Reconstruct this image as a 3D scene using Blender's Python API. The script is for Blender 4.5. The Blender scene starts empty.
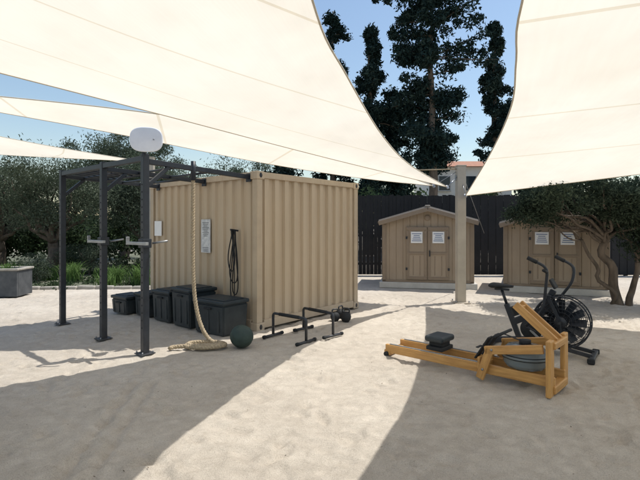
import bpy, bmesh, math, random
import numpy as np
from mathutils import Vector, Matrix, noise
random.seed(7)
S=bpy.context.scene
COL=S.collection
V=Vector
# ---------------------------------------------------------------- materials
def nt(name):
    m=bpy.data.materials.new(name); m.use_nodes=True
    t=m.node_tree; b=t.nodes['Principled BSDF']; return m,t,b
def mat(name,c1,c2=None,rough=.7,scale=6,bump=0.1,bscale=60,metal=0,spec=.4,stretch=(1,1,1),dirt=0.0,streak=0.0):
    m,t,b=nt(name); N=t.nodes; L=t.links
    c2=c2 or tuple(x*.75 for x in c1)
    tc=N.new('ShaderNodeTexCoord'); mp=N.new('ShaderNodeMapping'); mp.inputs['Scale'].default_value=stretch
    L.new(tc.outputs['Object'],mp.inputs['Vector'])
    n=N.new('ShaderNodeTexNoise'); n.inputs['Scale'].default_value=scale; n.inputs['Detail'].default_value=6; n.inputs['Roughness'].default_value=.65
    L.new(mp.outputs[0],n.inputs['Vector'])
    r=N.new('ShaderNodeValToRGB'); r.color_ramp.elements[0].position=.35; r.color_ramp.elements[1].position=.68
    r.color_ramp.elements[0].color=(*c2,1); r.color_ramp.elements[1].color=(*c1,1)
    L.new(n.outputs['Fac'],r.inputs[0])
    out=r.outputs[0]
    if streak>0:
        m3=N.new('ShaderNodeMapping'); m3.inputs['Scale'].default_value=(14,14,.5); L.new(tc.outputs['Object'],m3.inputs['Vector'])
        n3=N.new('ShaderNodeTexNoise'); n3.inputs['Scale'].default_value=1; n3.inputs['Detail'].default_value=5; n3.inputs['Roughness'].default_value=.7; L.new(m3.outputs[0],n3.inputs['Vector'])
        q=N.new('ShaderNodeMapRange'); q.inputs['From Min'].default_value=.52; q.inputs['From Max'].default_value=.75; q.inputs['To Max'].default_value=streak; L.new(n3.outputs[0],q.inputs['Value'])
        mx=N.new('ShaderNodeMix'); mx.data_type='RGBA'; L.new(q.outputs[0],mx.inputs[0]); L.new(out,mx.inputs[6]); mx.inputs[7].default_value=(.24,.17,.11,1)
        out=mx.outputs[2]
    if dirt>0:
        g=N.new('ShaderNodeNewGeometry'); sp=N.new('ShaderNodeSeparateXYZ'); L.new(g.outputs['Position'],sp.inputs[0])
        mr=N.new('ShaderNodeMapRange'); mr.inputs['From Min'].default_value=0; mr.inputs['From Max'].default_value=.55
        mr.inputs['To Min'].default_value=dirt; mr.inputs['To Max'].default_value=0
        L.new(sp.outputs['Z'],mr.inputs['Value'])
        mu=N.new('ShaderNodeMath'); mu.operation='MULTIPLY'; L.new(mr.outputs[0],mu.inputs[0]); L.new(n.outputs['Fac'],mu.inputs[1])
        mx=N.new('ShaderNodeMix'); mx.data_type='RGBA'; L.new(mu.outputs[0],mx.inputs[0]); L.new(out,mx.inputs[6]); mx.inputs[7].default_value=(.42,.37,.31,1)
        out=mx.outputs[2]
    L.new(out,b.inputs['Base Color'])
    b.inputs['Roughness'].default_value=rough; b.inputs['Metallic'].default_value=metal; b.inputs['Specular IOR Level'].default_value=spec
    if bump>0:
        n2=N.new('ShaderNodeTexNoise'); n2.inputs['Scale'].default_value=bscale; n2.inputs['Detail'].default_value=4
        L.new(mp.outputs[0],n2.inputs['Vector'])
        bp=N.new('ShaderNodeBump'); bp.inputs['Strength'].default_value=bump; bp.inputs['Distance'].default_value=.01
        L.new(n2.outputs['Fac'],bp.inputs['Height']); L.new(bp.outputs[0],b.inputs['Normal'])
    return m
def leafmat(name,cols,trans=.3):
    m=bpy.data.materials.new(name); m.use_nodes=True; t=m.node_tree; N=t.nodes; L=t.links; N.clear()
    o=N.new('ShaderNodeOutputMaterial'); g=N.new('ShaderNodeNewGeometry'); r=N.new('ShaderNodeValToRGB')
    r.color_ramp.elements[0].color=(*cols[0],1); r.color_ramp.elements[1].color=(*cols[-1],1)
    for i,c in enumerate(cols[1:-1]):
        e=r.color_ramp.elements.new((i+1)/(len(cols)-1)); e.color=(*c,1)
    tc=N.new('ShaderNodeTexCoord'); n=N.new('ShaderNodeTexNoise'); n.inputs['Scale'].default_value=.9; n.inputs['Detail'].default_value=3
    L.new(tc.outputs['Object'],n.inputs['Vector'])
    a=N.new('ShaderNodeMath'); a.operation='MULTIPLY_ADD'; L.new(g.outputs['Random Per Island'],a.inputs[0]); a.inputs[1].default_value=.6
    s=N.new('ShaderNodeMath'); s.operation='SUBTRACT'; L.new(n.outputs['Fac'],s.inputs[0]); s.inputs[1].default_value=.3
    L.new(s.outputs[0],a.inputs[2]); L.new(a.outputs[0],r.inputs[0])
    p=N.new('ShaderNodeBsdfDiffuse'); L.new(r.outputs[0],p.inputs[0])
    if trans<=0: L.new(p.outputs[0],o.inputs[0]); return m
    tr=N.new('ShaderNodeBsdfTranslucent'); mx=N.new('ShaderNodeMixShader'); mx.inputs[0].default_value=trans
    L.new(r.outputs[0],tr.inputs[0]); L.new(p.outputs[0],mx.inputs[1]); L.new(tr.outputs[0],mx.inputs[2]); L.new(mx.outputs[0],o.inputs[0])
    return m
M_tan=mat('container_paint',(.51,.405,.285),(.45,.355,.245),.5,1.5,.05,40,stretch=(1,1,.3),dirt=.9,streak=.35)
M_tan2=mat('container_frame_paint',(.48,.385,.27),(.41,.325,.23),.5,3,.05,40,dirt=.9,streak=.3)
M_black=mat('black_steel',(.016,.022,.032),(.010,.014,.021),.42,8,.04,80,dirt=.12)
M_rub=mat('black_rubber',(.020,.022,.025),(.012,.014,.016),.75,10,.2,90)
M_grey=mat('grey_steel',(.35,.36,.37),(.25,.26,.27),.4,8,.03,60,metal=.6)
M_disc=mat('target_face',(.74,.76,.80),(.66,.68,.73),.6,4,.05,60)
M_box=mat('plyo_shell',(.014,.026,.034),(.009,.017,.024),.5,5,.08,50,dirt=.14)
M_ball=mat('ball_skin',(.016,.045,.038),(.010,.028,.026),.6,6,.15,70,dirt=.1)
M_wood=mat('oiled_ash_wood',(.60,.34,.115),(.40,.205,.065),.38,5,.06,30,stretch=(.6,7,7))
M_rope=mat('manila_rope',(.44,.36,.25),(.28,.225,.15),.9,30,.8,110)
M_post=mat('mast_paint',(.44,.39,.32),(.37,.33,.27),.6,3,.05,50,dirt=.6)
M_shed=mat('shed_resin',(.36,.285,.205),(.30,.235,.17),.6,2.5,.08,50,stretch=(1,1,.3),dirt=.5,streak=.15)
M_shedd=mat('shed_trim',(.27,.21,.15),(.23,.175,.125),.6,3,.08,50)
M_roof=mat('shed_roof_resin',(.30,.265,.225),(.25,.22,.185),.65,3,.1,40)
M_conc=mat('concrete_slab',(.60,.585,.55),(.48,.465,.43),.85,4,.3,60)
M_white=mat('white_sign',(.80,.80,.79),(.74,.75,.75),.4,3,0)
M_blue=mat('sign_blue',(.06,.13,.30),(.05,.11,.26),.5,3,0)
M_poster=mat('poster_print',(.70,.71,.71),(.42,.44,.46),.4,9,0)
M_dtext=mat('poster_ink',(.16,.17,.19),(.10,.11,.12),.5,9,0)
M_fence=mat('fence_dark',(.014,.013,.014),(.008,.008,.009),.7,3,.2,50)
M_bark=mat('bark',(.16,.125,.095),(.07,.055,.042),.95,7,.9,22,stretch=(1,1,.3))
M_wall=mat('house_render',(.78,.75,.70),(.70,.67,.62),.8,2,.1,30)
M_tile=mat('roof_tile',(.42,.20,.12),(.30,.14,.08),.8,5,.3,20)
M_glass=mat('window_glass',(.03,.04,.05),(.02,.03,.04),.1,2,0)
M_stone=mat('kerb_stone',(.42,.39,.34),(.30,.28,.24),.9,6,.5,30)
M_planter=mat('planter_shell',(.10,.105,.11),(.06,.065,.07),.7,5,.2,40)
M_soil=mat('soil',(.08,.06,.045),(.04,.03,.022),1,12,.6,50)
M_hem=mat('webbing',(.62,.56,.45),(.55,.49,.39),.8,8,.1,60)
def sandmat(name,c1,c2,c3,bd=.045):
    m,t,b=nt(name); N=t.nodes; L=t.links
    tc=N.new('ShaderNodeTexCoord')
    def no(s,d=6,r=.6,dist=0):
        n=N.new('ShaderNodeTexNoise'); n.inputs['Scale'].default_value=s; n.inputs['Detail'].default_value=d; n.inputs['Roughness'].default_value=r; n.inputs['Distortion'].default_value=dist
        L.new(tc.outputs['Object'],n.inputs['Vector']); return n
    a=no(.7,5); f=no(8,9,.78,.4); g=no(150,3,.8)
    r=N.new('ShaderNodeValToRGB'); r.color_ramp.elements[0].color=(*c2,1); r.color_ramp.elements[1].color=(*c1,1)
    r.color_ramp.elements[0].position=.38; r.color_ramp.elements[1].position=.60
    ad=N.new('ShaderNodeMath'); ad.operation='MULTIPLY_ADD'; L.new(a.outputs[0],ad.inputs[0]); ad.inputs[1].default_value=.5
    h=N.new('ShaderNodeMath'); h.operation='MULTIPLY'; L.new(f.outputs[0],h.inputs[0]); h.inputs[1].default_value=.5
    L.new(h.outputs[0],ad.inputs[2]); L.new(ad.outputs[0],r.inputs[0])
    r2=N.new('ShaderNodeValToRGB'); r2.color_ramp.elements[0].position=.36; r2.color_ramp.elements[1].position=.52
    r2.color_ramp.elements[0].color=(*c3,1); r2.color_ramp.elements[1].color=(1,1,1,1)
    L.new(g.outputs[0],r2.inputs[0])
    mx=N.new('ShaderNodeMix'); mx.data_type='RGBA'; mx.blend_type='MULTIPLY'; mx.inputs[0].default_value=1
    L.new(r.outputs[0],mx.inputs[6]); L.new(r2.outputs[0],mx.inputs[7]); L.new(mx.outputs[2],b.inputs['Base Color'])
    b.inputs['Roughness'].default_value=1; b.inputs['Specular IOR Level'].default_value=.1
    b1=N.new('ShaderNodeBump'); b1.inputs['Strength'].default_value=1; b1.inputs['Distance'].default_value=bd
    L.new(f.outputs[0],b1.inputs['Height'])
    b2=N.new('ShaderNodeBump'); b2.inputs['Strength'].default_value=.8; b2.inputs['Distance'].default_value=.006
    L.new(g.outputs[0],b2.inputs['Height']); L.new(b1.outputs[0],b2.inputs['Normal']); L.new(b2.outputs[0],b.inputs['Normal'])
    return m
M_sand=sandmat('sand',(.66,.60,.515),(.50,.445,.375),(.72,.70,.67),.035)
M_gravel=sandmat('gravel',(.24,.25,.19),(.12,.13,.09),(.4,.4,.38))
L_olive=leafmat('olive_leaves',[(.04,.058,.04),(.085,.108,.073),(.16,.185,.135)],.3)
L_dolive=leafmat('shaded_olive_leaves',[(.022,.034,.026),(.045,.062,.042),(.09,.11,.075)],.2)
L_dark=leafmat('conifer_leaves',[(.009,.019,.020),(.020,.036,.034),(.045,.065,.052)],0)
L_grass=leafmat('strap_leaves',[(.07,.13,.04),(.12,.20,.06),(.19,.28,.11)],.35)
L_hedge=leafmat('hedge_leaves',[(.02,.035,.02),(.045,.07,.035),(.09,.12,.06)],.2)
def sailmat(name):
    m=bpy.data.materials.new(name); m.use_nodes=True; t=m.node_tree; N=t.nodes; L=t.links; N.clear()
    o=N.new('ShaderNodeOutputMaterial'); uv=N.new('ShaderNodeUVMap'); sp=N.new('ShaderNodeSeparateXYZ'); L.new(uv.outputs[0],sp.inputs[0])
    def math_(op,a,b=None,c=None):
        n=N.new('ShaderNodeMath'); n.operation=op
        for i,x in enumerate((a,b,c)):
            if x is None: continue
            if isinstance(x,(int,float)): n.inputs[i].default_value=x
            else: L.new(x,n.inputs[i])
        return n.outputs[0]
    w=math_('FRACT',math_('DIVIDE',sp.outputs['X'],2.3))
    d=math_('ABSOLUTE',math_('SUBTRACT',w,.5))
    seam=math_('GREATER_THAN',d,.490)
    n=N.new('ShaderNodeTexNoise'); n.inputs['Scale'].default_value=.8; n.inputs['Detail'].default_value=5
    tc=N.new('ShaderNodeTexCoord'); L.new(tc.outputs['Object'],n.inputs['Vector'])
    mp=N.new('ShaderNodeMapping'); mp.inputs['Scale'].default_value=(1,14,1); L.new(uv.outputs[0],mp.inputs['Vector'])
    n2=N.new('ShaderNodeTexNoise'); n2.inputs['Scale'].default_value=1.5; n2.inputs['Detail'].default_value=4; L.new(mp.outputs[0],n2.inputs['Vector'])
    r=N.new('ShaderNodeValToRGB'); r.color_ramp.elements[0].position=.3; r.color_ramp.elements[1].position=.7
    r.color_ramp.elements[0].color=(.755,.685,.56,1); r.color_ramp.elements[1].color=(.84,.775,.655,1)
    L.new(math_('MULTIPLY_ADD',n.outputs[0],.8,math_('MULTIPLY',n2.outputs[0],.2)),r.inputs[0])
    mx=N.new('ShaderNodeMix'); mx.data_type='RGBA'; mx.blend_type='MULTIPLY'; L.new(math_('MULTIPLY',seam,.9),mx.inputs[0]); L.new(r.outputs[0],mx.inputs[6]); mx.inputs[7].default_value=(.84,.80,.72,1)
    df=N.new('ShaderNodeBsdfDiffuse'); tr=N.new('ShaderNodeBsdfTranslucent'); ms=N.new('ShaderNodeMixShader'); ms.inputs[0].default_value=.63
    L.new(mx.outputs[2],df.inputs[0]); L.new(mx.outputs[2],tr.inputs[0]); L.new(df.outputs[0],ms.inputs[1]); L.new(tr.outputs[0],ms.inputs[2]); L.new(ms.outputs[0],o.inputs[0])
    n3=N.new('ShaderNodeTexNoise'); n3.inputs['Scale'].default_value=1.1; n3.inputs['Detail'].default_value=2; L.new(tc.outputs['Object'],n3.inputs['Vector'])
    bp=N.new('ShaderNodeBump'); bp.inputs['Strength'].default_value=.6; bp.inputs['Distance'].default_value=.14; L.new(n3.outputs[0],bp.inputs['Height'])
    L.new(bp.outputs[0],df.inputs['Normal']); L.new(bp.outputs[0],tr.inputs['Normal'])
    return m
M_sail=sailmat('sail_fabric')
# ---------------------------------------------------------------- helpers
def link(ob,parent=None):
    COL.objects.link(ob)
    if parent: ob.parent=parent
    return ob
def empty(name,loc=(0,0,0),rz=0,mtx=None):
    e=bpy.data.objects.new(name,None); e.empty_display_size=.2; COL.objects.link(e)
    if mtx: e.matrix_world=mtx
    else: e.location=loc; e.rotation_euler=(0,0,rz)
    return e
def meshob(name,vs,fs,m,parent=None,smooth=False):
    me=bpy.data.meshes.new(name); me.from_pydata([tuple(v) for v in vs],[],fs); me.update()
    if smooth:
        for p in me.polygons: p.use_smooth=True
    me.materials.append(m); return link(bpy.data.objects.new(name,me),parent)
def box(name,size,loc,m,parent=None,rot=(0,0,0),bev=.006,seg=2):
    bm=bmesh.new(); bmesh.ops.create_cube(bm,size=1)
    for v in bm.verts: v.co=V((v.co.x*size[0],v.co.y*size[1],v.co.z*size[2]))
    if bev>0: bmesh.ops.bevel(bm,geom=bm.edges[:],offset=min(bev,min(size)*.4),segments=seg,affect='EDGES',profile=.5)
    me=bpy.data.meshes.new(name); bm.to_mesh(me); bm.free(); me.materials.append(m)
    ob=link(bpy.data.objects.new(name,me),parent); ob.location=loc; ob.rotation_euler=rot; return ob
def beam(name,p0,p1,w,h,m,parent=None,bev=.005):
    p0=V(p0);p1=V(p1); d=p1-p0; ob=box(name,(d.length,w,h),(p0+p1)/2,m,parent,bev=bev)
    x=d.normalized(); up=V((0,0,1)) if abs(x.z)<.98 else V((0,1,0)); y=up.cross(x).normalized(); z=x.cross(y)
    R=Matrix((x,y,z)).transposed(); ob.rotation_euler=R.to_euler(); return ob
def taper(name,pts,radii,m,parent=None,n=10,cyclic=False):
    pts=[V(p) for p in pts]; vs=[];fs=[]; K=len(pts)
    ref=None
    for i,p in enumerate(pts):
        a=pts[i-1] if (i>0 or cyclic) else p; b=pts[(i+1)%K] if (i<K-1 or cyclic) else p
        t=(b-a).normalized()
        if ref is None: ref=t.orthogonal().normalized()
        u=(ref-t*ref.dot(t)).normalized(); ref=u; w=t.cross(u)
        r=radii[i] if hasattr(radii,'__len__') else radii
        for k in range(n):
            q=2*math.pi*k/n; vs.append(p+(u*math.cos(q)+w*math.sin(q))*r)
    for i in range(K if cyclic else K-1):
        j=(i+1)%K
        for k in range(n): fs.append((i*n+k,i*n+(k+1)%n,j*n+(k+1)%n,j*n+k))
    if not cyclic: fs.append(tuple(range(n))[::-1]); fs.append(tuple((K-1)*n+k for k in range(n)))
    return meshob(name,vs,fs,m,parent,True)
def rounded(pts,r=.06,k=5):
    pts=[V(p) for p in pts]; out=[pts[0]]
    for i in range(1,len(pts)-1):
        a=(pts[i-1]-pts[i]); b=(pts[i+1]-pts[i]); rr=min(r,a.length*.45,b.length*.45)
        a=pts[i]+a.normalized()*rr; b=pts[i]+b.normalized()*rr
        for j in range(k+1):
            t=j/k; out.append(a*(1-t)**2+pts[i]*2*t*(1-t)+b*t*t)
    out.append(pts[-1]); return out
def lathe(name,prof,m,parent=None,loc=(0,0,0),rot=(0,0,0),n=32,smooth=True,sq=None):
    vs=[];fs=[]
    for r,z in prof:
        for k in range(n):
            c,s_=math.cos(2*math.pi*k/n),math.sin(2*math.pi*k/n); f=1
            if sq: f=(abs(c)**sq+abs(s_)**sq)**(-1/sq)
            vs.append((r*c*f,r*s_*f,z))
    for i in range(len(prof)-1):
        for k in range(n): fs.append((i*n+k,i*n+(k+1)%n,(i+1)*n+(k+1)%n,(i+1)*n+k))
    fs.append(tuple(range(n))[::-1]); fs.append(tuple((len(prof)-1)*n+k for k in range(n)))
    ob=meshob(name,vs,fs,m,parent,smooth); ob.location=loc; ob.rotation_euler=rot
    return ob
def catmull(pts,n=60):
    P=[np.array(p,float) for p in pts]
    if len(P)==2: return np.array([P[0]*(1-t)+P[1]*t for t in np.linspace(0,1,n)])
    P=[2*P[0]-P[1]]+P+[2*P[-1]-P[-2]]; out=[]
    for i in range(1,len(P)-2):
        for t in np.linspace(0,1,30,endpoint=False):
            a,b,c,d=P[i-1:i+3]
            out.append(.5*((2*b)+(-a+c)*t+(2*a-5*b+4*c-d)*t*t+(-a+3*b-3*c+d)*t**3))
    out.append(P[-2]); out=np.array(out)
    s=np.r_[0,np.cumsum(np.linalg.norm(np.diff(out,axis=0),axis=1))]; q=np.linspace(0,s[-1],n)
    return np.stack([np.interp(q,s,out[:,k]) for k in range(3)],1)
def quads(name,Vt,m,parent=None,nv=4):
    n=len(Vt)//nv; me=bpy.data.meshes.new(name)
    me.vertices.add(len(Vt)); me.vertices.foreach_set('co',Vt.astype(np.float32).ravel())
    me.loops.add(len(Vt)); me.loops.foreach_set('vertex_index',np.arange(len(Vt),dtype=np.int32))
    me.polygons.add(n); me.polygons.foreach_set('loop_start',np.arange(0,len(Vt),nv,dtype=np.int32))
    me.update(calc_edges=True); me.materials.append(m)
    return link(bpy.data.objects.new(name,me),parent)
def leaves(name,C,L,W,m,parent,rng,droop=0):
    n=len(C); a=rng.normal(size=(n,3)); a[:,2]-=droop; a/=np.linalg.norm(a,axis=1)[:,None]
    b=rng.normal(size=(n,3)); b-=a*(a*b).sum(1)[:,None]; b/=np.linalg.norm(b,axis=1)[:,None]
    l=L*rng.uniform(.6,1.3,(n,1)); w=W*rng.uniform(.6,1.3,(n,1))
    Q=np.stack([C-a*l/2,C+b*w/2,C+a*l/2,C-b*w/2],1).reshape(-1,3)
    return quads(name,Q,m,parent)
def clump_points(centers,radii,per,rng,squash=.75):
    out=[]
    for c,r in zip(centers,radii):
        k=int(per*rng.uniform(.7,1.3)); d=rng.normal(size=(k,3)); d/=np.linalg.norm(d,axis=1)[:,None]
        rr=r*rng.uniform(.15,1,(k,1))**.5*(1+.25*rng.normal(size=(k,1)))
        p=d*rr; p[:,2]*=squash; out.append(np.array(c)+p)
    return np.concatenate(out)
# ---------------------------------------------------------------- ground
xs=np.concatenate([[-600,-300,-150,-80,-45,-28,-18,-13,-10,-8.5],np.arange(-7.5,7.5,.036),[8,9,11,14,19,28,45,80,150,300,600]])
ys=np.concatenate([[-600,-200,-60,-20,-8,-3,0,1.2,1.8],np.arange(2.2,12,.036),[12.3,13,14,16,19,25,35,60,110,250,600]])
rng=np.random.default_rng(3)
X,Y=np.meshgrid(xs,ys); Z=np.zeros_like(X)
nx,ny=len(xs),len(ys)
for j in range(ny):
    if ys[j]<1.5 or ys[j]>12.2: continue
    for i in range(nx):
        x=X[j,i]
        if abs(x)>7.6: continue
        y=Y[j,i]
        Z[j,i]=.018*noise.noise(V((x*.9,y*.9,0)))+.013*noise.noise(V((x*2.9,y*2.9,5)))+.010*noise.noise(V((x*6.5,y*6.5,9)))
def dimple(cx,cy,l,w,ang,dep):
    m=(np.abs(X-cx)<.4)&(np.abs(Y-cy)<.4)&(np.abs(X)<7.4)&(Y>2.2)&(Y<11.9)
    dx=X[m]-cx; dy=Y[m]-cy; a=dx*math.cos(ang)+dy*math.sin(ang); b=-dx*math.sin(ang)+dy*math.cos(ang)
    q=np.sqrt((a/l)**2+(b/w)**2)
    Z[m]+= -dep*np.exp(-q**4)+dep*.55*np.exp(-((q-1.35)/.3)**2)
for _ in range(1500):
    cx=rng.uniform(-7,7); cy=2.4+9*rng.uniform()**1.1
    dimple(cx,cy,rng.uniform(.08,.15),rng.uniform(.045,.075),rng.uniform(0,3.14),rng.uniform(.008,.024))
for (x0,y0,x1,y1,d) in [(-1.75,3.0,-2.0,4.9,.026),(-1.55,3.0,-1.82,4.9,.026),(2.2,4.0,1.9,3.0,.014),(2.3,3.0,3.2,4.6,.018),(2.45,3.0,3.35,4.6,.018),(-.9,3.0,-3.9,5.2,.010),(3.0,7.6,1.0,5.2,.012)]:
    dx,dy=x1-x0,y1-y0; Ln=math.hypot(dx,dy); t=((X-x0)*dx+(Y-y0)*dy)/Ln**2
    dd=np.abs((X-x0)*dy-(Y-y0)*dx)/Ln; m=(t>0)&(t<1)
    Z[m]+= -d*np.exp(-(dd[m]/.035)**2)+d*.5*np.exp(-((dd[m]-.07)/.03)**2)
Z-=.008
vs=np.stack([X,Y,Z],-1).reshape(-1,3)
me=bpy.data.meshes.new('ground'); me.vertices.add(len(vs)); me.vertices.foreach_set('co',vs.astype(np.float32).ravel())
jj,ii=np.meshgrid(np.arange(ny-1),np.arange(nx-1),indexing='ij'); a=(jj*nx+ii).ravel()
F=np.stack([a,a+1,a+nx+1,a+nx],1).astype(np.int32)
me.loops.add(F.size); me.loops.foreach_set('vertex_index',F.ravel()); me.polygons.add(len(F))
me.polygons.foreach_set('loop_start',np.arange(0,F.size,4,dtype=np.int32)); me.update(calc_edges=True)
me.polygons.foreach_set('use_smooth',np.ones(len(F),bool)); me.materials.append(M_sand)
link(bpy.data.objects.new('ground',me))
meshob('planting_bed',[(-40,10.6,.006),(-4.6,12.3,.006),(-3.6,30,.006),(-40,30,.006)],[(0,1,2,3)],M_gravel)
e=empty('bed_kerb')
rk=random.Random(3)
for i in range(44):
    t0=i/44; t1=(i+.96)/44
    a=V((-26,11.2,.02)); b=V((-4.6,12.25,.02)); j=V((0,rk.uniform(-.03,.03),rk.uniform(-.012,.012)))
    beam(f'stone_{i}',a.lerp(b,t0)+j,a.lerp(b,t1)+j*.3,.14,.12,M_stone,e,bev=.03)
# ---------------------------------------------------------------- container
O=V((-1.01,7.22,0)); d=V((.646,.763,0)).normalized(); s=V((-d.y,d.x,0))
MC=Matrix((( d.x,s.x,0,O.x),(d.y,s.y,0,O.y),(0,0,1,0),(0,0,0,1)))
CX,CY,CH=2.78,3.3,2.59
ct=empty('shipping_container',mtx=MC)
def corr(name,L,z0,z1,fn,m,per=.235,dep=.048):
    prof=[]; k=int(round(L/per)); p=L/k
    for i in range(k):
        b=i*p; prof+=[(b,0),(b+.30*p,0),(b+.40*p,dep),(b+.80*p,dep),(b+.90*p,0)]
    prof.append((L,0)); vs=[];fs=[]
    for q,o in prof: vs.append(fn(q,o,z0)); vs.append(fn(q,o,z1))
    for i in range(len(prof)-1): fs.append((2*i,2*i+2,2*i+3,2*i+1))
    return meshob(name,vs,fs,m,ct)
z0,z1=.16,CH-.11
corr('side_wall_right',CX-.2,z0,z1,lambda q,o,z:(.1+q,.075-o,z),M_tan)
corr('side_wall_left',CX-.2,z0,z1,lambda q,o,z:(.1+q,CY-.075+o,z),M_tan)
corr('end_wall_front',CY-.2,z0,z1,lambda q,o,z:(.065-o*.7,.1+q,z),M_tan)
corr('end_wall_back',CY-.2,z0,z1,lambda q,o,z:(CX-.075+o,.1+q,z),M_tan)
for i,(x,y) in enumerate([(.06,.06),(CX-.06,.06),(.06,CY-.06),(CX-.06,CY-.06)]):
    box(f'corner_post_{i}',(.12,.12,CH-.26),(x,y,CH/2),M_tan2,ct)
    for z in (.066,CH-.066):
        cx_=x+(.01 if x<1 else -.01); cy_=y+(.01 if y<1 else -.01)
        box(f'corner_casting_{i}_{z:.1f}',(.17,.17,.13),(cx_,cy_,z),M_tan2,ct,bev=.012)
        lathe('casting_hole',[(0,0),(.03,0),(.028,.004),(0,.004)],M_black,ct,(cx_,cy_+(-.0855 if y<1 else .0855),z),(math.radians(90),0,0),16).scale=(1,1.4,1)
for z,h in ((.1,.13),(CH-.06,.10)):
    for y in (.045,CY-.045): box('rail',(CX-.31,.09,h),(CX/2,y,z),M_tan2,ct)
    for x in (.045,CX-.045): box('rail',(.09,CY-.31,h),(x,CY/2,z),M_tan2,ct)
box('roof',(CX-.19,CY-.19,.04),(CX/2,CY/2,CH-.05),M_tan2,ct)
box('floor',(CX-.19,CY-.19,.04),(CX/2,CY/2,.12),M_tan2,ct)
box('wall_poster',(.012,.27,.60),(.005,1.38,1.52),M_poster,ct,bev=0)
for k in range(9): box('poster_print',(.004,.19-.04*(k%3),.010),(-.003,1.38,1.76-.03*k),M_dtext,ct,bev=0)
box('poster_picture',(.004,.2,.12),(-.003,1.38,1.40),M_poster,ct,bev=0)
for k in range(3): box('poster_print',(.004,.17,.010),(-.003,1.38,1.31-.03*k),M_dtext,ct,bev=0)
box('wall_notice',(.012,.26,.30),(.005,3.0,1.65),M_white,ct,bev=0)
rb=empty('resistance_bands',mtx=MC)
beam('wall_hook',(.02,.5,1.62),(-.14,.5,1.64),.03,.03,M_black,rb)
for i,(w,zb) in enumerate([(.05,.55),(.085,.75),(.03,.42),(.065,.95)]):
    pts=[]
    for k in range(28):
        q=2*math.pi*k/28; pts.append((-.04-.025*i+.02*math.sin(2*q),.5+w*math.sin(q)*(1-.3*math.cos(q))+.01*math.sin(3*q+i),(1.63+zb)/2+(1.63-zb)/2*math.cos(q)))
    taper(f'band_{i}',pts,.010,M_rub,rb,6,True)
# ---------------------------------------------------------------- rig
rig=empty('pull_up_rig',mtx=MC)
PY=(.2,1.42,2.98); T=2.66
for i,y in enumerate(PY):
    box(f'post_{i}',(.085,.085,T),(-1.8,y,T/2),M_black,rig,bev=.008)
    box(f'base_plate_{i}',(.2,.2,.012),(-1.8,y,.012),M_black,rig)
    for a in (-.075,.075):
        for b in (-.075,.075): taper('anchor_bolt',[(-1.8+a,y+b,.015),(-1.8+a,y+b,.045)],.01,M_grey,rig,6)
    beam(f'cross_beam_{i}',(-1.755,y,T-.1),(0,y,T-.16),.07,.07,M_black,rig)
    box(f'wall_plate_{i}',(.02,.12,.14),(-.005,y,T-.17),M_black,rig)
    beam(f'gusset_{i}',(-1.76,y,T-.42),(-1.45,y,T-.14),.05,.05,M_black,rig)
    for k in range(20): taper(f'hole_{i}_{k}',[(-1.846,y,.35+.1*k),(-1.8415,y,.35+.1*k)],.011,M_rub,rig,8)
for i in range(2):
    beam(f'long_beam_{i}',(-1.8,PY[i]+.043,T-.06),(-1.8,PY[i+1]-.043,T-.06),.07,.07,M_black,rig)
    for k,x in enumerate((-1.45,-1.1,-.75,-.4)) if i==1 else enumerate((-1.25,-.7)):
        zz=T-.1-.06*(x+1.755)/1.755
        taper(f'rung_{i}_{k}',[(x,PY[i]+.03,zz),(x,PY[i+1]-.03,zz)],.019,M_black,rig,10)
for k in range(6):
    y=1.68+k*.22
    taper(f'ladder_rung_{k}',[(-1.77,y,T-.06),(-1.1,y,T-.1)],.017,M_black,rig,8)
for i,y in enumerate((.2,1.42)):
    box(f'arm_sleeve_{i}',(.13,.12,.12),(-1.8,y,1.47),M_black,rig)
    beam(f'spotter_arm_{i}',(-1.89,y-.22,1.47),(-1.89,y+.28,1.47),.045,.04,M_grey,rig)
    taper(f'arm_pin_{i}',[(-1.72,y-.05,1.47),(-1.6,y-.22,1.50)],.014,M_grey,rig)
    box(f'arm_lip_{i}',(.045,.025,.11),(-1.89,y+.29,1.50),M_grey,rig)
tg=empty('throwing_target',(-2.27,5.88,2.83))
fz=V((.22,-1,.05)).normalized().to_track_quat('Z','Y').to_euler()
o=lathe('target_plate',[(.0,-.012),(.185,-.012),(.195,-.006),(.195,.006),(.185,.012),(0,.012)],M_disc,tg,(0,0,0),fz,64,False,2.8); o.scale=(1.05,.84,1)
for a in (-.1,.1): lathe('fixing',[(0,0),(.012,0),(.01,.006),(0,.006)],M_grey,tg,(a,-.014,0),fz,12)
beam('bracket',(-.06,.07,-.22),(-.02,.035,.05),.05,.03,M_black,tg)
# ---------------------------------------------------------------- rope
rp=empty('climbing_rope')
hang=[(-1.84,6.53,2.56),(-1.845,6.53,1.8),(-1.84,6.52,1.1),(-1.80,6.50,.6),(-1.70,6.46,.25),(-1.55,6.42,.06),(-1.36,6.36,.04)]
coil=[]
for k in range(40):
    q=-.3+k/39*2*math.pi*2.2; r=.24-.02*k/39*3
    coil.append((-1.6+r*1.2*math.cos(-q),6.28+r*.8*math.sin(-q),.035+.03*k/39+.012*math.sin(5*q)))
tail=[(-1.95,6.20,.04),(-2.05,6.12,.035)]
P=catmull(hang+coil[2::3]+tail,170)
taper('rope',P,.026,M_rope,rp,10)
taper('rope_collar',[(-1.84,6.53,2.64),(-1.84,6.53,2.36)],[.035,.04],M_black,rp)
cum=np.r_[0,np.cumsum(np.linalg.norm(np.diff(P,axis=0),axis=1))]; Lr=cum[-1]; NN=900
Pd=np.stack([np.interp(np.linspace(.2,Lr,NN),cum,P[:,k]) for k in range(3)],1)
ref=V((1,0,0)); fr=[]
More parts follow.
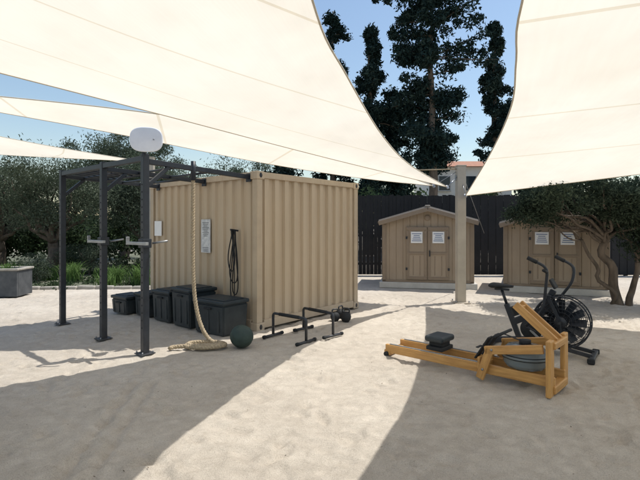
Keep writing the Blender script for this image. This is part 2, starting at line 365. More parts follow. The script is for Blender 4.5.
for i in range(NN):
    t=V(Pd[min(i+1,NN-1)])-V(Pd[max(i-1,0)]); t.normalize(); u=(ref-t*ref.dot(t)).normalized(); ref=u; fr.append((u,t.cross(u)))
for k in range(3):
    pts=[V(Pd[i])+(fr[i][0]*math.cos(i*.34+k*2.094)+fr[i][1]*math.sin(i*.34+k*2.094))*.014 for i in range(NN)]
    taper(f'strand_{k}',pts,.017,M_rope,rp,6)
# ---------------------------------------------------------------- boxes
def plyo(s0,s1,n0,n1,h,rz=0):
    e=empty('storage_box',mtx=MC@Matrix.Translation((-(n0+n1)/2,(s0+s1)/2,0))@Matrix.Rotation(rz,4,'Z'))
    w=n1-n0; l=s1-s0
    vs=[];t=.93
    for z,k in ((.01,t),(h-.07,1)):
        for a,b in ((-1,-1),(1,-1),(1,1),(-1,1)): vs.append((a*w/2*k,b*l/2*k,z))
    bm=bmesh.new(); bv=[bm.verts.new(v) for v in vs]
    for f in ((3,2,1,0),(4,5,6,7),(0,1,5,4),(1,2,6,5),(2,3,7,6),(3,0,4,7)): bm.faces.new([bv[i] for i in f])
    bmesh.ops.bevel(bm,geom=bm.edges[:],offset=.02,segments=3,affect='EDGES')
    me=bpy.data.meshes.new('body'); bm.to_mesh(me); bm.free(); me.materials.append(M_box); link(bpy.data.objects.new('body',me),e)
    box('lid',(w+.03,l+.03,.06),(0,0,h-.035),M_box,e,bev=.02,seg=3)
    box('lid_panel',(w-.1,l-.1,.02),(0,0,h+.0),M_box,e,bev=.008)
    for k in range(3): box(f'rib_{k}',(.02,.035,h*.6),(-w/2*.975,-l/3+k*l/3,h*.42),M_box,e)
    box('handle',(.03,.16,.03),(-w/2-.01,0,h-.13),M_rub,e)
plyo(.08,.80,.12,.64,.55,.06)
plyo(.92,1.5,.1,.62,.66,-.05)
plyo(1.62,2.15,.12,.6,.56,.04)
plyo(2.3,2.8,.1,.6,.45,0)
plyo(2.9,3.4,.3,.75,.36,.1)
def ball(loc,r):
    e=empty('medicine_ball',loc); bm=bmesh.new(); bmesh.ops.create_icosphere(bm,subdivisions=4,radius=r)
    for v in bm.verts:
        g=min(abs(v.co.x),abs(v.co.y),abs(v.co.z))/r; v.co*=1-.035*math.exp(-(g/.035)**2)
    me=bpy.data.meshes.new('shell'); bm.to_mesh(me); bm.free(); me.materials.append(M_ball)
    for p in me.polygons: p.use_smooth=True
    o=link(bpy.data.objects.new('shell',me),e); o.rotation_euler=(.5,.3,.4)
    o.scale=(1,1,.94)
ball((-1.10,6.32,.150),.165)
# ---------------------------------------------------------------- parallettes
def parallette(a,b,h=.36):
    a=V(a);b=V(b); e=empty('parallette_bar',((a+b)/2)); dd=(b-a); l=dd.length/2; e.rotation_euler=(0,0,math.atan2(dd.y,dd.x))
    taper('bar',rounded([(-l,0,.03),(-l,0,h),(l,0,h),(l,0,.03)],.05),.021,M_black,e,12)
    taper('grip',[(-l*.6,0,h),(l*.6,0,h)],.026,M_rub,e,12)
    for k in (-l,l):
        taper('foot',[(k,-.19,.024),(k,.19,.024)],.022,M_black,e,10)
        for q in (-.19,.19): taper('foot_cap',[(k,q-.02,.026),(k,q+.02,.026)],.027,M_rub,e,10)
parallette((-.72,6.92,0),(-.2,6.5,0)); parallette((-.27,7.36,0),(.2,6.88,0))
def kettlebell(loc,r,rz):
    e=empty('kettlebell',loc,rz)
    lathe('body',[(.0,0),(r*.6,0),(r*.9,r*.45),(r,r*.95),(r*.88,r*1.45),(r*.5,r*1.8),(0,r*1.9)],M_rub,e,n=28)
    taper('handle',rounded([(-r*.62,0,r*1.4),(-r*.72,0,r*2.5),(r*.72,0,r*2.5),(r*.62,0,r*1.4)],.05),r*.15,M_black,e,10)
kettlebell((.27,8.05,0),.085,.4); kettlebell((.46,8.0,0),.095,-.3); kettlebell((.38,8.3,0),.09,.9)
# ---------------------------------------------------------------- rower
rd=V((.72,-.69,0)).normalized()
rw=empty('rowing_machine',(.99,6.04,0),math.atan2(rd.y,rd.x))
for sgn in (-1,1):
    y=sgn*.17
    beam('rail',(0,y,.10),(2.05,y,.13),.045,.105,M_wood,rw,bev=.008)
    beam('rail_track',(.06,y,.160),(1.35,y,.178),.02,.012,M_grey,rw,bev=.002)
    beam('front_upright',(2.02,sgn*.235,.0),(2.02,sgn*.235,.56),.05,.12,M_wood,rw,bev=.01)
    beam('upper_side_beam',(1.36,sgn*.235,.34),(1.96,sgn*.235,.46),.042,.09,M_wood,rw,bev=.008)
    beam('footboard_strut',(1.30,sgn*.235,.02),(1.42,sgn*.235,.37),.042,.09,M_wood,rw,bev=.008)
    beam('handle_arm',(2.02,sgn*.07,.52),(1.62,sgn*.07,.85),.035,.085,M_wood,rw,bev=.01)
    beam('foot_rest',(1.20,sgn*.095,.20),(1.36,sgn*.095,.46),.11,.02,M_rub,rw)
    beam('foot_strap',(1.23,sgn*.095-.06,.33),(1.23,sgn*.095+.06,.33),.03,.01,M_rub,rw,bev=.002)
    lathe('roller',[(0,-.02),(.03,-.02),(.03,.02),(0,.02)],M_rub,rw,(.03,sgn*.21,.035),(math.radians(90),0,0),16)
    for (x,z) in ((2.02,.14),(2.02,.44),(1.34,.13),(1.44,.36)): taper('bolt_cap',[(x,sgn*.255,z),(x,sgn*.266,z)],.013,M_grey,rw,10)
beam('rear_cross_foot',(.03,-.2,.05),(.03,.2,.05),.09,.07,M_wood,rw,bev=.01)
beam('mid_cross',(1.25,-.145,.12),(1.25,.145,.12),.09,.06,M_wood,rw)
beam('top_cross',(2.02,-.208,.50),(2.02,.208,.50),.09,.07,M_wood,rw,bev=.01)
beam('bottom_cross',(2.02,-.208,.06),(2.02,.208,.06),.09,.08,M_wood,rw,bev=.01)
beam('arm_cross',(1.66,-.05,.815),(1.66,.05,.815),.06,.05,M_wood,rw)
beam('footboard',(1.27,-.2,.17),(1.27,.2,.17),.03,.14,M_wood,rw)
box('monitor',(.03,.16,.11),(1.59,0,.77),M_rub,rw,(0,-.5,0),bev=.012)
taper('pull_handle',[(1.46,-.24,.50),(1.46,.24,.50)],.017,M_rub,rw,10)
beam('pull_strap',(1.46,0,.50),(1.8,0,.42),.03,.006,M_rub,rw,bev=0)
mw,t_,b_=nt('tank_polycarbonate'); b_.inputs['Base Color'].default_value=(.42,.48,.50,1); b_.inputs['Transmission Weight'].default_value=.6; b_.inputs['Roughness'].default_value=.12; b_.inputs['IOR'].default_value=1.2
n_=t_.nodes.new('ShaderNodeTexNoise'); n_.inputs['Scale'].default_value=12; r_=t_.nodes.new('ShaderNodeMapRange'); r_.inputs['To Min'].default_value=.06; r_.inputs['To Max'].default_value=.22
t_.links.new(n_.outputs[0],r_.inputs[0]); t_.links.new(r_.outputs[0],b_.inputs['Roughness'])
M_water=mat('tank_water',(.08,.13,.15),(.05,.09,.11),.08,3,0)
lathe('water_tank',[(.0,0),(.22,0),(.26,.05),(.268,.105),(.28,.11),(.28,.13),(.268,.135),(.26,.18),(.2,.225),(.07,.235),(0,.235)],mw,rw,(1.70,0,.185),n=48).scale=(.86,.82,1)
lathe('water',[(0,.0),(.19,.0),(.235,.04),(.24,.10),(0,.101)],M_water,rw,(1.70,0,.20),n=40).scale=(.86,.82,1)
lathe('tank_hub',[(0,0),(.06,0),(.06,.05),(0,.05)],M_rub,rw,(1.70,0,.42),n=24)
lathe('tank_band',[(.262,-.02),(.272,-.02),(.272,.02),(.262,.02)],M_rub,rw,(1.70,0,.305),n=48).scale=(.875,.835,1)
box('seat_carriage',(.22,.28,.05),(.68,0,.205),M_rub,rw,bev=.01)
box('seat_stem',(.18,.2,.06),(.68,0,.258),M_rub,rw,bev=.01)
st=box('seat',(.25,.32,.075),(.68,0,.32),M_box,rw,bev=.03,seg=4)
# ---------------------------------------------------------------- air bike
bd=V((.80,-.6,0)).normalized()
ab=empty('air_bike',(3.2,5.95,0),math.atan2(bd.y,bd.x))
FC=V((0,0,.44)); R=.335
for sy in (-.085,.085):
    for k,r in enumerate((R,R*.93,R*.8,R*.66,R*.52,R*.38,R*.24)):
        taper(f'cage_ring_{k}',[(r*math.cos(2*math.pi*i/48),sy*(1.0 if k else .98),.44+r*math.sin(2*math.pi*i/48)) for i in range(48)],.010 if k==0 else .004,M_black,ab,6,True)
    for k in range(20):
        q=2*math.pi*k/20; taper(f'cage_spoke_{k}',[(.05*math.cos(q),sy*1.1,.44+.05*math.sin(q)),(R*math.cos(q+.25),sy,.44+R*math.sin(q+.25))],.0035,M_black,ab,5)
    lathe('hub_cap',[(0,-.012),(.075,-.012),(.07,.012),(0,.014)],M_black,ab,(0,sy*1.15,.44),(math.radians(90),0,0),24)
for k in range(16):
    q=2*math.pi*k/16; taper(f'cage_bridge_{k}',[(R*math.cos(q),-.083,.44+R*math.sin(q)),(R*math.cos(q),.083,.44+R*math.sin(q))],.005,M_black,ab,5)
for k in range(12):
    q=2*math.pi*k/12; c=FC+V((.19*math.cos(q),0,.19*math.sin(q)))
    o=box(f'fan_blade_{k}',(.20,.11,.006),c,M_black,ab,(0,-q,0),bev=.001); o.rotation_euler=(Matrix.Rotation(-q,3,'Y')@Matrix.Rotation(.9,3,'X')).to_euler()
beam('rear_foot',(-.88,-.27,.035),(-.88,.27,.035),.06,.06,M_black,ab,bev=.015)
beam('front_foot',(.36,-.27,.035),(.36,.27,.035),.06,.06,M_black,ab,bev=.015)
for q in (-.27,.27):
    for x in (-.88,.36): box('foot_cap',(.085,.05,.07),(x,q,.037),M_rub,ab,bev=.015)
beam('base_beam',(-.86,0,.07),(-.30,0,.16),.05,.08,M_black,ab)
for q in (-.12,.12): beam('fork_beam',(-.30,q*.9,.16),(.36,q,.06),.03,.05,M_black,ab)
beam('fork_yoke',(-.30,-.12,.16),(-.30,.12,.16),.05,.06,M_black,ab)
beam('seat_tube',(-.52,0,.12),(-.70,0,.60),.06,.07,M_black,ab,bev=.012)
taper('seat_post',[(-.69,0,.58),(-.765,0,.80)],.02,M_black,ab)
beam('seat_slider',(-.86,0,.80),(-.66,0,.80),.035,.03,M_black,ab)
sv=[];sf=[]
secs=[(-.16,.11,.055),(-.13,.135,.075),(-.06,.13,.075),(.02,.08,.06),(.09,.045,.05),(.15,.03,.035)]
for x,w,h in secs:
    for k in range(12):
        q=2*math.pi*k/12; sv.append((x-.76,w*math.cos(q),.85+h*.5*math.sin(q)))
for i in range(len(secs)-1):
    for k in range(12): sf.append((i*12+k,i*12+(k+1)%12,(i+1)*12+(k+1)%12,(i+1)*12+k))
sf.append(tuple(range(12))); sf.append(tuple((len(secs)-1)*12+k for k in range(12))[::-1])
meshob('saddle',sv,sf,M_rub,ab,True)
beam('main_beam',(-.60,0,.36),(-.12,0,.62),.06,.09,M_black,ab,bev=.012)
beam('head_beam',(-.34,0,.30),(-.10,0,.84),.07,.08,M_black,ab,bev=.012)
for q in (-.11,.11):
    beam('fan_stay',(-.14,q,.74),(0,q,.44),.02,.045,M_black,ab)
    beam('fan_stay_low',(0,q,.44),(.02,q*1.05,.11),.02,.045,M_black,ab)
beam('head_yoke',(-.14,-.12,.76),(-.14,.12,.76),.05,.05,M_black,ab)
box('console',(.03,.2,.14),(-.10,0,.93),M_rub,ab,(0,-.5,0),bev=.012)
lathe('crank_guard',[(0,-.02),(.13,-.02),(.14,0),(.13,.02),(0,.02)],M_rub,ab,(-.36,-.08,.30),(math.radians(90),0,0),32)
for q,sx in ((-.13,1),(.13,-1)):
    beam('crank_arm',(-.36,q,.30),(-.36+.12*sx,q,.30-.11*sx),.018,.03,M_grey,ab)
    box('pedal',(.10,.1,.025),(-.36+.12*sx,q*1.55,.30-.11*sx),M_rub,ab,bev=.006)
for q,fw in ((-.2,-.13),(.2,.12)):
    pts=rounded([(-.30+fw*.8,q,.36),(-.16+fw*.2,q,.60),(-.02+fw,q*1.05,.95),(.0+fw,q*1.15,1.16),(-.24+fw,q*1.25,1.28)],.10)
    taper('handle_arm',pts,.019,M_black,ab,10)
    taper('grip',[pts[-1]+(pts[-2]-pts[-1]).normalized()*.13,pts[-1]],.026,M_rub,ab,10)
    taper('grip_cross',[V((-.01+fw,q*1.12,1.10)),V((-.03+fw,q*1.7,1.13))],.02,M_rub,ab,10)
    taper('push_rod',[(-.36+.08*(1 if q<0 else -1),q,.30),(-.30+fw*.8,q,.36)],.012,M_black,ab,8)
    taper('foot_peg',[(.0,q*.5,.44),(.0,q*1.3,.44)],.02,M_rub,ab,10)
# ---------------------------------------------------------------- sails
def coons(name,c0,c1,d0,d1,nu=64,nv=48,sag=0,parent=None):
    A=catmull(c0,nu);B=catmull(c1,nu);C=catmull(d0,nv);D=catmull(d1,nv)
    u=np.linspace(0,1,nu)[:,None,None]; v=np.linspace(0,1,nv)[None,:,None]
    Pt=(1-v)*A[:,None]+v*B[:,None]+(1-u)*C[None]+u*D[None]-((1-u)*(1-v)*A[0]+u*(1-v)*A[-1]+(1-u)*v*B[0]+u*v*B[-1])
    Pt[...,2]-=sag*(4*u*(1-u)*4*v*(1-v))[...,0]
    vs=Pt.reshape(-1,3); fs=[(i*nv+j,i*nv+j+1,(i+1)*nv+j+1,(i+1)*nv+j) for i in range(nu-1) for j in range(nv-1)]
    ob=meshob('fabric',vs,fs,M_sail,parent,True); me=ob.data
    Lu=np.linalg.norm(np.diff(A,axis=0),axis=1).sum(); Lv=np.linalg.norm(np.diff(C,axis=0),axis=1).sum()
    uvl=me.uv_layers.new(name='UVMap'); vi=np.zeros(len(me.loops),np.int32); me.loops.foreach_get('vertex_index',vi)
    uu=(vi//nv)/(nu-1)*Lu; vv=(vi%nv)/(nv-1)*Lv
    uvl.data.foreach_set('uv',np.stack([uu,vv],1).astype(np.float32).ravel())
    for k,E in enumerate((A,B,C,D)):
        if np.linalg.norm(E[0]-E[-1])<.05: continue
        taper(f'edge_webbing_{k}',E,.0085,M_hem,parent,6)
    return ob
P1=(2.72,9.6,2.53);P2=(-4.8,3.1,3.42);P3=(.05,-1.6,4.0);P4=(-6.2,-4,4.3)
sa=empty('shade_sail')
coons('a',[P1,(1.6,8,2.79),(.90,6.5,3.01),(.26,4.46,3.2),(-.03,3.2,3.23),(-.22,1.4,3.45),P3],[P2,(-4.6,-.5,3.75),P4],[P1,(.05,7.15,2.80),(-2.25,5.15,3.09),P2],[P3,(-3,-2.4,4.05),P4],sag=.1,parent=sa)
Q1=(3.17,9.8,2.36);Q2=(8.6,6.4,2.95);Q3=(1.0,-1.6,4.0);Q4=(9,-3.5,4.2)
sb=empty('shade_sail')
coons('b',[Q1,(2.78,7.4,2.85),(2.13,5.04,3.0),(1.70,3.9,3.12),(1.36,3.05,3.17),(1.02,1.6,3.4),Q3],[Q2,(8.2,1.5,3.5),Q4],[Q1,(5.3,8.2,2.58),Q2],[Q3,(5.2,-2.2,4),Q4],sag=.05,parent=sb)
B1=(2.55,10.1,2.6);B2=(-7.0,6.5,3.8)
sc=empty('shade_sail')
coons('c',[B2,(-2.84,6.68,3.42),(-.5,7.0,3.08),(1.0,8.4,2.85),B1],[B2,(-5.6,7.3,3.62),(-3.84,8.3,3.42),(-1.4,10.1,3.14),(.9,10.95,2.88),B1],[B2,B2],[B1,B1],nu=64,nv=20,parent=sc)
C1=(-5.9,15,3.85);C2=(-11.5,12,4.7);C3=(-14.5,15.5,4.4)
sd=empty('shade_sail')
coons('d',[C1,(-8.6,13.6,4.2),C2],[C1,(-10,15.1,4.05),C3],[C1,C1],[C2,(-12.7,13.9,4.5),C3],nu=40,nv=20,parent=sd)
def mast(x,y,h,w=.19):
    e=empty('sail_mast',(x,y,0))
    box('post',(w,w,h),(0,0,h/2),M_post,e,bev=.012); box('cap',(w+.02,w+.02,.025),(0,0,h+.012),M_post,e); box('base_plate',(w+.16,w+.16,.02),(0,0,.012),M_post,e)
    for k in (-1,1):
        for j in (-1,1): taper('anchor_bolt',[(k*(w/2+.045),j*(w/2+.045),.02),(k*(w/2+.045),j*(w/2+.045),.06)],.014,M_grey,e,6)
    box('eye_plate',(.02,.08,.12),(-w/2-.01,0,h-.25),M_grey,e)
    return e
mast(3.12,9.98,3.02)
mast(-5.2,3.3,3.9); mast(-7.3,6.6,4.2); mast(9,6.6,3.6); mast(9.6,-4,4.7); mast(.55,-2.1,4.6); mast(-6.6,-4.4,4.8); mast(-5.7,15.2,4.0); mast(-11.8,11.9,5); mast(-15,15.6,4.8)
rg=empty('sail_rigging')
def cable(a,b,r=.007): taper('cable',[a,b],r,M_grey,rg,6)
for a,b in ((P1,(3.02,9.93,2.78)),(Q1,(3.14,9.88,2.6)),(B1,(3.02,9.98,2.9)),(P2,(-5.12,3.25,3.7)),(B2,(-7.22,6.58,4.0)),(Q2,(8.92,6.58,3.3)),(Q4,(9.52,-3.95,4.5)),(P3,(.47,-2.05,4.3)),(Q3,(.63,-2.05,4.4)),(P4,(-6.55,-4.35,4.5)),(C1,(-5.75,15.1,3.9)),(C2,(-11.75,11.95,4.8)),(C3,(-14.95,15.55,4.6))): cable(a,b)
taper('turnbuckle',[V(P1).lerp(V((3.02,9.93,2.78)),.3),V(P1).lerp(V((3.02,9.93,2.78)),.75)],.018,M_grey,rg)
cable((3.2,9.98,2.75),(4.6,12.6,1.5),.009)
taper('tension_rope',[(3.04,9.95,2.96),(2.05,10.5,3.0)],.012,M_rope,rg,8)
for (q,o) in ((P1,0),(Q1,0),(B1,0)):
    lathe('corner_ring',[(.035,-.008),(.05,0),(.035,.008)],M_grey,rg,q,(math.radians(70),0,.5),16)
# ---------------------------------------------------------------- sheds
def shed(x0,y0,w,dep,eh,ah,rz=0):
    e=empty('garden_shed',(x0,y0,0),rz)
    box('base_slab',(w+.16,dep+.2,.16),(w/2,dep/2,.08),M_conc,e,bev=.01)
    b=.16
    def wall(fn,L,top):
        k=int(round(L/.19)); p=L/k; out=[];ff=[]
        for i in range(k):
            for q,o in ((i*p+.0,-.0),(i*p+.012,.012),(i*p+p-.012,.012),(i*p+p,0)):
                out.append(fn(q,o,b)); out.append(fn(q,o,top(q)))
        for i in range(len(out)//2-1): ff.append((2*i,2*i+2,2*i+3,2*i+1))
        return meshob('wall',out,ff,M_shed,e)
    gab=lambda q: eh+(ah-eh)*(1-abs(q-w/2)/(w/2))
    wall(lambda q,o,z:(q,-o,z),w,gab); wall(lambda q,o,z:(q,dep+o,z),w,gab)
    wall(lambda q,o,z:(-o,q,z),dep,lambda q:eh); wall(lambda q,o,z:(w+o,q,z),dep,lambda q:eh)
    ov=.10
    for sgn in (-1,1):
        xe=w/2+sgn*(w/2+ov); sl=(ah-eh)/(w/2); ze=ah-sl*(w/2+ov)
        a=V((w/2,dep/2,ah+.05)); bb=V((xe,dep/2,ze+.05))
        beam('roof_panel',a,bb,dep+.36,.05,M_roof,e,bev=.01)
        beam('barge_board',V((w/2+sgn*.004,-.20,ah+.0)),V((xe,-.20,ze+.0)),.035,.11,M_shedd,e,bev=.006)
        for k in range(6):
            yy=-.1+k*(dep+.2)/5; beam('roof_batten',V((w/2,yy,ah+.085)),V((xe,yy,ze+.085)),.03,.03,M_roof,e)
    box('ridge_cap',(.14,dep+.38,.05),(w/2,dep/2,ah+.09),M_roof,e,bev=.02)
    for x in (.05,w-.05): box('corner_trim',(.10,.04,eh-b-.05),(x,-.025,(eh+b)/2-.02),M_shedd,e)
    box('bottom_trim',(w,.03,.06),(w/2,-.03,b+.03),M_shedd,e)
    dw=.56; dh=1.45; cx=w/2
    for sgn in (-1,1):
        c=cx+sgn*(dw/2+.006)
        box('door_leaf',(dw,.035,dh),(c,-.035,b+.07+dh/2),M_shed,e,bev=.008)
        for (sx,sz,pz) in ((dw-.02,.08,.05),(dw-.02,.08,dh-.05),(dw-.02,.07,dh*.5)):
            box('door_rail',(sx,.02,sz),(c,-.062,b+.07+pz),M_shedd,e)
        for px in (-dw/2+.045,dw/2-.045): box('door_stile',(.07,.018,dh-.22),(c+px,-.0605,b+.07+dh/2),M_shedd,e)
        for k in range(2): box('door_panel_bead',(.02,.012,dh*.36),(c-.09+.18*k,-.057,b+.07+dh*.27),M_shedd,e)
        box('door_sign',(.31,.012,.31),(c,-.082,b+.07+dh*.80),M_white,e,bev=.002)
        for k in range(5): box('sign_text',(.25-.06*((k*3)%4)/2,.004,.017),(c,-.0905,b+.07+dh*.80+.10-.048*k),M_blue,e,bev=0)
        for z in (.3,dh-.3): box('hinge',(.05,.02,.07),(c+sgn*(dw/2-.01),-.075,b+.07+z),M_black,e,bev=.003)
    box('door_handle',(.03,.04,.16),(cx+.06,-.09,b+.07+dh*.5),M_black,e)
    lathe('gable_vent',[(0,0),(.08,0),(.08,.02),(.05,.03),(0,.03)],M_shedd,e,(cx,-.012,eh+(ah-eh)*.36),(math.radians(90),0,0),20)
shed(1.74,12.5,2.42,2.0,1.80,2.15,-.2)
shed(4.80,11.75,2.35,2.0,1.74,2.12,-.42)
# ---------------------------------------------------------------- fence
fe=empty('boundary_fence')
def fence(x0,y0,x1,y1,h):
    a=V((x0,y0,0)); b=V((x1,y1,0)); L=(b-a).length; n=int(L/.13); Q=[]; F=[]
    u=(b-a).normalized(); w=V((-u.y,u.x,0)); rf=random.Random(8)
    for i in range(n):
        p=a+u*(i*L/n); q=p+u*(.126); o=w*(.012*(i%2)); k=len(Q)
        t=h+rf.uniform(-.02,.02)
        for r in (p-o,q-o,q-o+w*.02,p-o+w*.02): Q+= [V((r.x,r.y,.03)),V((r.x,r.y,t))]
        F+=[(k,k+2,k+3,k+1),(k+2,k+4,k+5,k+3),(k+4,k+6,k+7,k+5),(k+6,k,k+1,k+7),(k+1,k+3,k+5,k+7)]
    meshob('slats',Q,F,M_fence,fe)
    for i in range(int(L/2)+1): box('fence_post',(.1,.1,h+.06),a+u*2*i+w*.13+V((0,0,h/2)),M_fence,fe)
    for z in (.4,h*.5,h-.3): beam('rail',a+w*.055+V((0,0,z)),b+w*.055+V((0,0,z)),.04,.08,M_fence,fe)
fence(-3.5,15.6,17,15.2,2.75)
hs=empty('white_house',(9.2,38,0))
box('walls',(7,6,6.7),(3.5,3,3.35),M_wall,hs,bev=.02)
rv=[(-.4,-.4,6.7),(7.4,-.4,6.7),(7.4,6.4,6.7),(-.4,6.4,6.7),(1.5,3,7.6),(5.5,3,7.6)]
meshob('roof',rv,[(0,1,5,4),(1,2,5),(2,3,4,5),(3,0,4),(3,2,1,0)],M_tile,hs)
for k in range(3):
    box(f'window_{k}',(.9,.06,1.2),(1.3+2.2*k,-.02,5.3),M_glass,hs,bev=0)
    for q in (-.5,.5): box('shutter',(.08,.1,1.25),(1.3+2.2*k+q,-.03,5.3),M_conc,hs,bev=0)
    box('sill',(1.1,.16,.08),(1.3+2.2*k,-.08,4.66),M_conc,hs,bev=0)
# ---------------------------------------------------------------- trees
def limb(p0,p1,r0,r1,m,e,rng,n=6,w=.12,name='limb'):
    p0=np.array(p0,float);p1=np.array(p1,float); L=np.linalg.norm(p1-p0); pts=[]
    for i in range(n+1):
        t=i/n; q=p0*(1-t)+p1*t
        if 0<i<n: q=q+rng.normal(size=3)*w*L*.35
        pts.append(q)
    P=catmull(pts,n*3); return taper(name,P,list(np.linspace(r0,r1,len(P))),m,e,8)
def olive(name,base,center,rad,nclump,per,seed,leaf=.075,tr=.16,lm=L_olive,cr=.30,wd=.28,e=None):
    rng=np.random.default_rng(seed); e=e or empty(name)
    base=np.array(base,float); center=np.array(center,float); rad=np.array(rad,float)
    fork=base*.55+center*.45; fork[2]=base[2]+(center[2]-rad[2]-base[2])*.75+.1
    limb(base-[0,0,.1],fork,tr*1.25,tr*.8,M_bark,e,rng,5,.10,'trunk')
    cs=[];rs=[]
    for i in range(nclump):
        dd=rng.normal(size=3); dd/=np.linalg.norm(dd); c=center+dd*rad*rng.uniform(.35,1.0)
        cs.append(c); rs.append(cr*min(rad)*rng.uniform(.6,1.5))
        if i%4==0: limb(fork+rng.normal(size=3)*.04,c,tr*.42,.012,M_bark,e,rng,5,.14)
    C=clump_points(cs,rs,per,rng)
    leaves('foliage',C,leaf,leaf*wd,lm,e,rng,.4)
    return e
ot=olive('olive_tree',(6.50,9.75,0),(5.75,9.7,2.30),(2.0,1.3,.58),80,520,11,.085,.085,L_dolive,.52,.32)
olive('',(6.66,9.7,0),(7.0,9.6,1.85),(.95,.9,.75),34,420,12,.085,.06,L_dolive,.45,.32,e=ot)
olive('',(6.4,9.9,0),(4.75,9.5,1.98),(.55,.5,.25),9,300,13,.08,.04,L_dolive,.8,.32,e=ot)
def tall(name,x,y,h,r,seed,ncl,per,low=.12,leaf=.30,full=.72,tr=.3,cr=.30,core=.45):
    # whorled boughs with foliage pads hung along them: broad irregular crown
    rng=np.random.default_rng(seed); e=empty(name); cs=[];rs=[]
    limb((x,y,-.1),(x,y,h*.97),tr,.04,M_bark,e,rng,8,.012,'trunk')
    for i in range(ncl):
        t=low+(1-low)*rng.uniform()
        q=rng.uniform(0,6.28)
        side=.68+.32*math.sin(2*q+t*9+seed)+.22*math.sin(t*23+q)
        prof=side*min(1,(t-low)*3+.6)*max(.12,(1-max(0,t-full)/(1.0-full)))**.65
        L=r*prof*rng.uniform(.75,1.25); z0=h*t
        rise=rng.uniform(-.15,.35)
        for k in range(4):
            f=core*.4+(1-core*.4)*(k+.6)/4
            cs.append((x+L*f*math.cos(q),y+L*f*math.sin(q),z0+L*f*rise+rng.normal()*.12-.25*f*f)); rs.append(r*cr*rng.uniform(.55,1.15)*(1.05-.4*t)*(1-.3*f))
        if i%2==0: limb((x,y,z0-.1),(x+L*math.cos(q),y+L*math.sin(q),z0+L*rise-.1),.05,.012,M_bark,e,rng,3,.06)
    C=clump_points(cs,rs,per,rng,.9)
    leaves('foliage',C,leaf,leaf*.36,L_dark,e,rng,.3)
tall('pine_tree',6.2,25,17.8,2.5,21,95,110,.27,.27,.8)
tall('pine_tree',3.0,27,13.6,2.3,22,62,95,.2,.27,.5)
tall('pine_tree',10.1,26,13.4,1.75,23,46,95,.36,.25,.65)
tall('pine_tree',.9,31,17.0,2.0,24,50,85,.25,.30,.6)
tall('pine_tree',4.8,30,10.5,2.6,27,50,85,.1,.32,.6)
tall('pine_tree',14.9,31,11,2.2,25,44,80,.2,.34)
tall('pine_tree',-2.5,29,11.5,2.7,26,54,85,.12,.34)
olive('olive_tree',(-9.2,15.5,0),(-9.2,15.5,2.8),(1.9,1.5,1.4),62,400,31,.11,.2,cr=.40)
olive('olive_tree',(-6.6,17.0,0),(-6.5,17.0,2.8),(1.9,1.5,1.5),62,400,32,.12,.18,cr=.40)
olive('olive_tree',(-12.8,18,0),(-12.8,18,3.2),(2.4,1.8,1.9),62,360,33,.13,.22,cr=.38)
olive('olive_tree',(-4.2,20.5,0),(-4.2,20.5,3.2),(2.2,1.6,1.8),54,340,34,.14,.2,cr=.38)
olive('olive_tree',(-10,23,0),(-10,23,4.4),(3.2,2,2.8),70,360,35,.17,.25,cr=.36)
olive('olive_tree',(-16.5,14,0),(-16.5,14,2.9),(2.2,1.8,1.5),50,320,36,.12,.2,cr=.38)
rng=np.random.default_rng(44); cs=[];rs=[]
for i in range(330):
    x=rng.uniform(-45,50); y=34+rng.uniform(-3,8)+abs(x)*.1; z=rng.uniform(.3,4.6)*(.75+.35*math.sin(x*.35)+.15*math.sin(x*1.1))
    if 7<x<17: z=min(z,2.2)
    cs.append((x,y,z)); rs.append(rng.uniform(.9,1.8))
leaves('background_trees',clump_points(cs,rs,130,rng),.55,.26,L_hedge,None,rng)
cs=[];rs=[]
for i in range(230):
    x=rng.uniform(-26,-3.4); cs.append((x,19.2+rng.uniform(-.7,.7)+abs(x+10)*.02,rng.uniform(.1,1.9))); rs.append(rng.uniform(.35,.7))
leaves('hedge',clump_points(cs,rs,200,rng),.16,.08,L_hedge,None,rng)
cs=[];rs=[]
for i in range(90):
    x=rng.uniform(-3,17); cs.append((x,17.2+rng.uniform(-.6,.6),rng.uniform(1.2,2.6+.4*math.sin(x*1.3)))); rs.append(rng.uniform(.35,.6))
leaves('shrub_row',clump_points(cs,rs,200,rng),.15,.07,L_hedge,None,rng)
def tuft(x,y,h,n,seed,parent=None,name='strap_leaf_plant',z=0):
    rng=np.random.default_rng(seed); Q=[]
    for i in range(n):
        q=rng.uniform(0,6.28); o=rng.uniform(.1,.6)*h; hh=h*rng.uniform(.6,1.05); w=.012+.007*rng.uniform()
        bx=x+rng.normal()*.11; by=y+rng.normal()*.11; side=np.array([-math.sin(q),math.cos(q),0])*w; prev=None
        for k in range(5):
            t=k/4; p=np.array([bx+o*math.cos(q)*t**1.8,by+o*math.sin(q)*t**1.8,z+hh*(t-.28*t**3)]); s_=side*(1-.85*t)
            if prev is not None: Q+=[prev[0]-prev[1],prev[0]+prev[1],p+s_,p-s_]
            prev=(p,s_)
    quads(name,np.array(Q),L_grass,parent)
rr=random.Random(5)
for i in range(26):
    x=-15+i*.42+rr.uniform(-.2,.2); y=12.7+rr.uniform(-.3,2.2); tuft(x,y,rr.uniform(.45,1.0),130,100+i)
olive('shrub',(-11.2,13.4,0),(-11.2,13.4,.5),(.7,.6,.45),22,220,51,.07,.04,L_hedge,.4)
olive('shrub',(-8.6,13.6,0),(-8.6,13.6,.5),(.7,.5,.45),24,220,54,.06,.04,L_olive,.4)
olive('shrub',(-8.0,15.6,0),(-8.0,15.6,.65),(1.1,.6,.6),28,220,52,.07,.04,L_olive,.4)
olive('shrub',(-5.4,15.4,0),(-5.4,15.4,.6),(1.0,.6,.55),28,220,53,.07,.04,L_hedge,.4)
cs=[];rs=[]
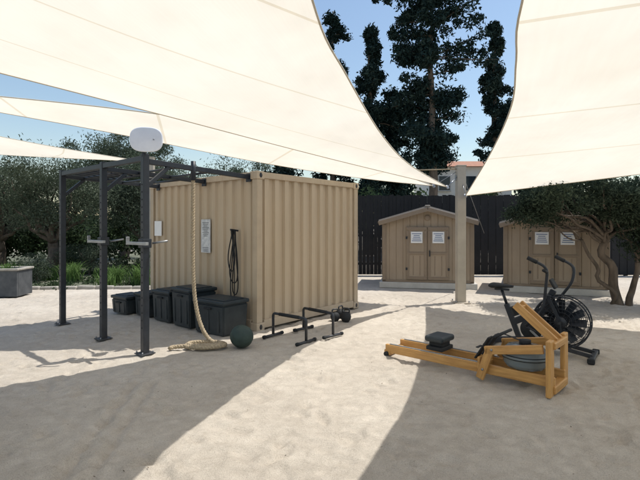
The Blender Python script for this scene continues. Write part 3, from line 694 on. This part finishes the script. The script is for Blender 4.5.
rng=np.random.default_rng(9)
for i in range(300):
    cs.append((rng.uniform(-17,-4.9),rng.uniform(12.2,18.5),.02)); rs.append(rng.uniform(.15,.45))
C=clump_points(cs,rs,60,rng,.25); C[:,2]=np.abs(C[:,2])
leaves('ground_cover',C,.08,.04,L_hedge,None,rng)
# trough planter at far left
pl=empty('planter_trough',(-8.2,10.9,0),.08)
for y in (-.3,.3): box('long_side',(2.0,.06,.62),(0,y,.33),M_planter,pl,bev=.012)
for x in (-.97,.97): box('end_side',(.06,.54,.62),(x,0,.33),M_planter,pl,bev=.012)
for y in (-.31,.31): box('rim',(2.06,.10,.05),(0,y,.665),M_stone,pl,bev=.012)
for x in (-.98,.98): box('rim_end',(.10,.515,.05),(x,0,.665),M_stone,pl,bev=.012)
box('soil',(1.87,.53,.04),(0,0,.56),M_soil,pl,bev=0)
for k in range(3): tuft(-.6+k*.6,0,.30,45,300+k,pl,'planting',.58)
rng=np.random.default_rng(77); n=320
C=np.stack([rng.uniform(-7,9,n),rng.uniform(2.4,12.5,n),np.full(n,.012)],1)
a=rng.normal(size=(n,3))*[1,1,.15]; a/=np.linalg.norm(a,axis=1)[:,None]; b=np.cross(a,[0,0,1.0])
l=.014*rng.uniform(.5,1.3,(n,1)); w=.005
Q=np.stack([C-a*l,C+b*w,C+a*l,C-b*w],1).reshape(-1,3)
quads('fallen_leaves',Q,M_bark)
# ---------------------------------------------------------------- light, world, camera
sd_=V((.40,.15,1)).normalized()
sun=bpy.data.lights.new('sun','SUN'); sun.energy=4.8; sun.angle=math.radians(.5); sun.color=(1,.96,.90)
so=bpy.data.objects.new('sun',sun); COL.objects.link(so); so.rotation_euler=sd_.to_track_quat('Z','Y').to_euler(); so.location=(5,0,20)
w=bpy.data.worlds.new('World'); S.world=w; w.use_nodes=True; t=w.node_tree
sk=t.nodes.new('ShaderNodeTexSky'); sk.sky_type='NISHITA'; sk.sun_disc=False
sk.sun_elevation=math.asin(sd_.z); sk.sun_rotation=math.atan2(sd_.x,sd_.y); sk.air_density=1.4; sk.dust_density=.8; sk.ozone_density=1.5
bg=t.nodes['Background']; t.links.new(sk.outputs[0],bg.inputs[0]); bg.inputs[1].default_value=.15
S.view_settings.view_transform='Standard'; S.view_settings.look='None'; S.view_settings.exposure=0
cam=bpy.data.cameras.new('camera'); co=bpy.data.objects.new('camera',cam); COL.objects.link(co)
co.location=(0,0,1.7); co.rotation_euler=(math.radians(90),0,0); cam.lens=25.3; cam.sensor_width=36; cam.shift_y=-14/640; cam.clip_end=2000
S.camera=co
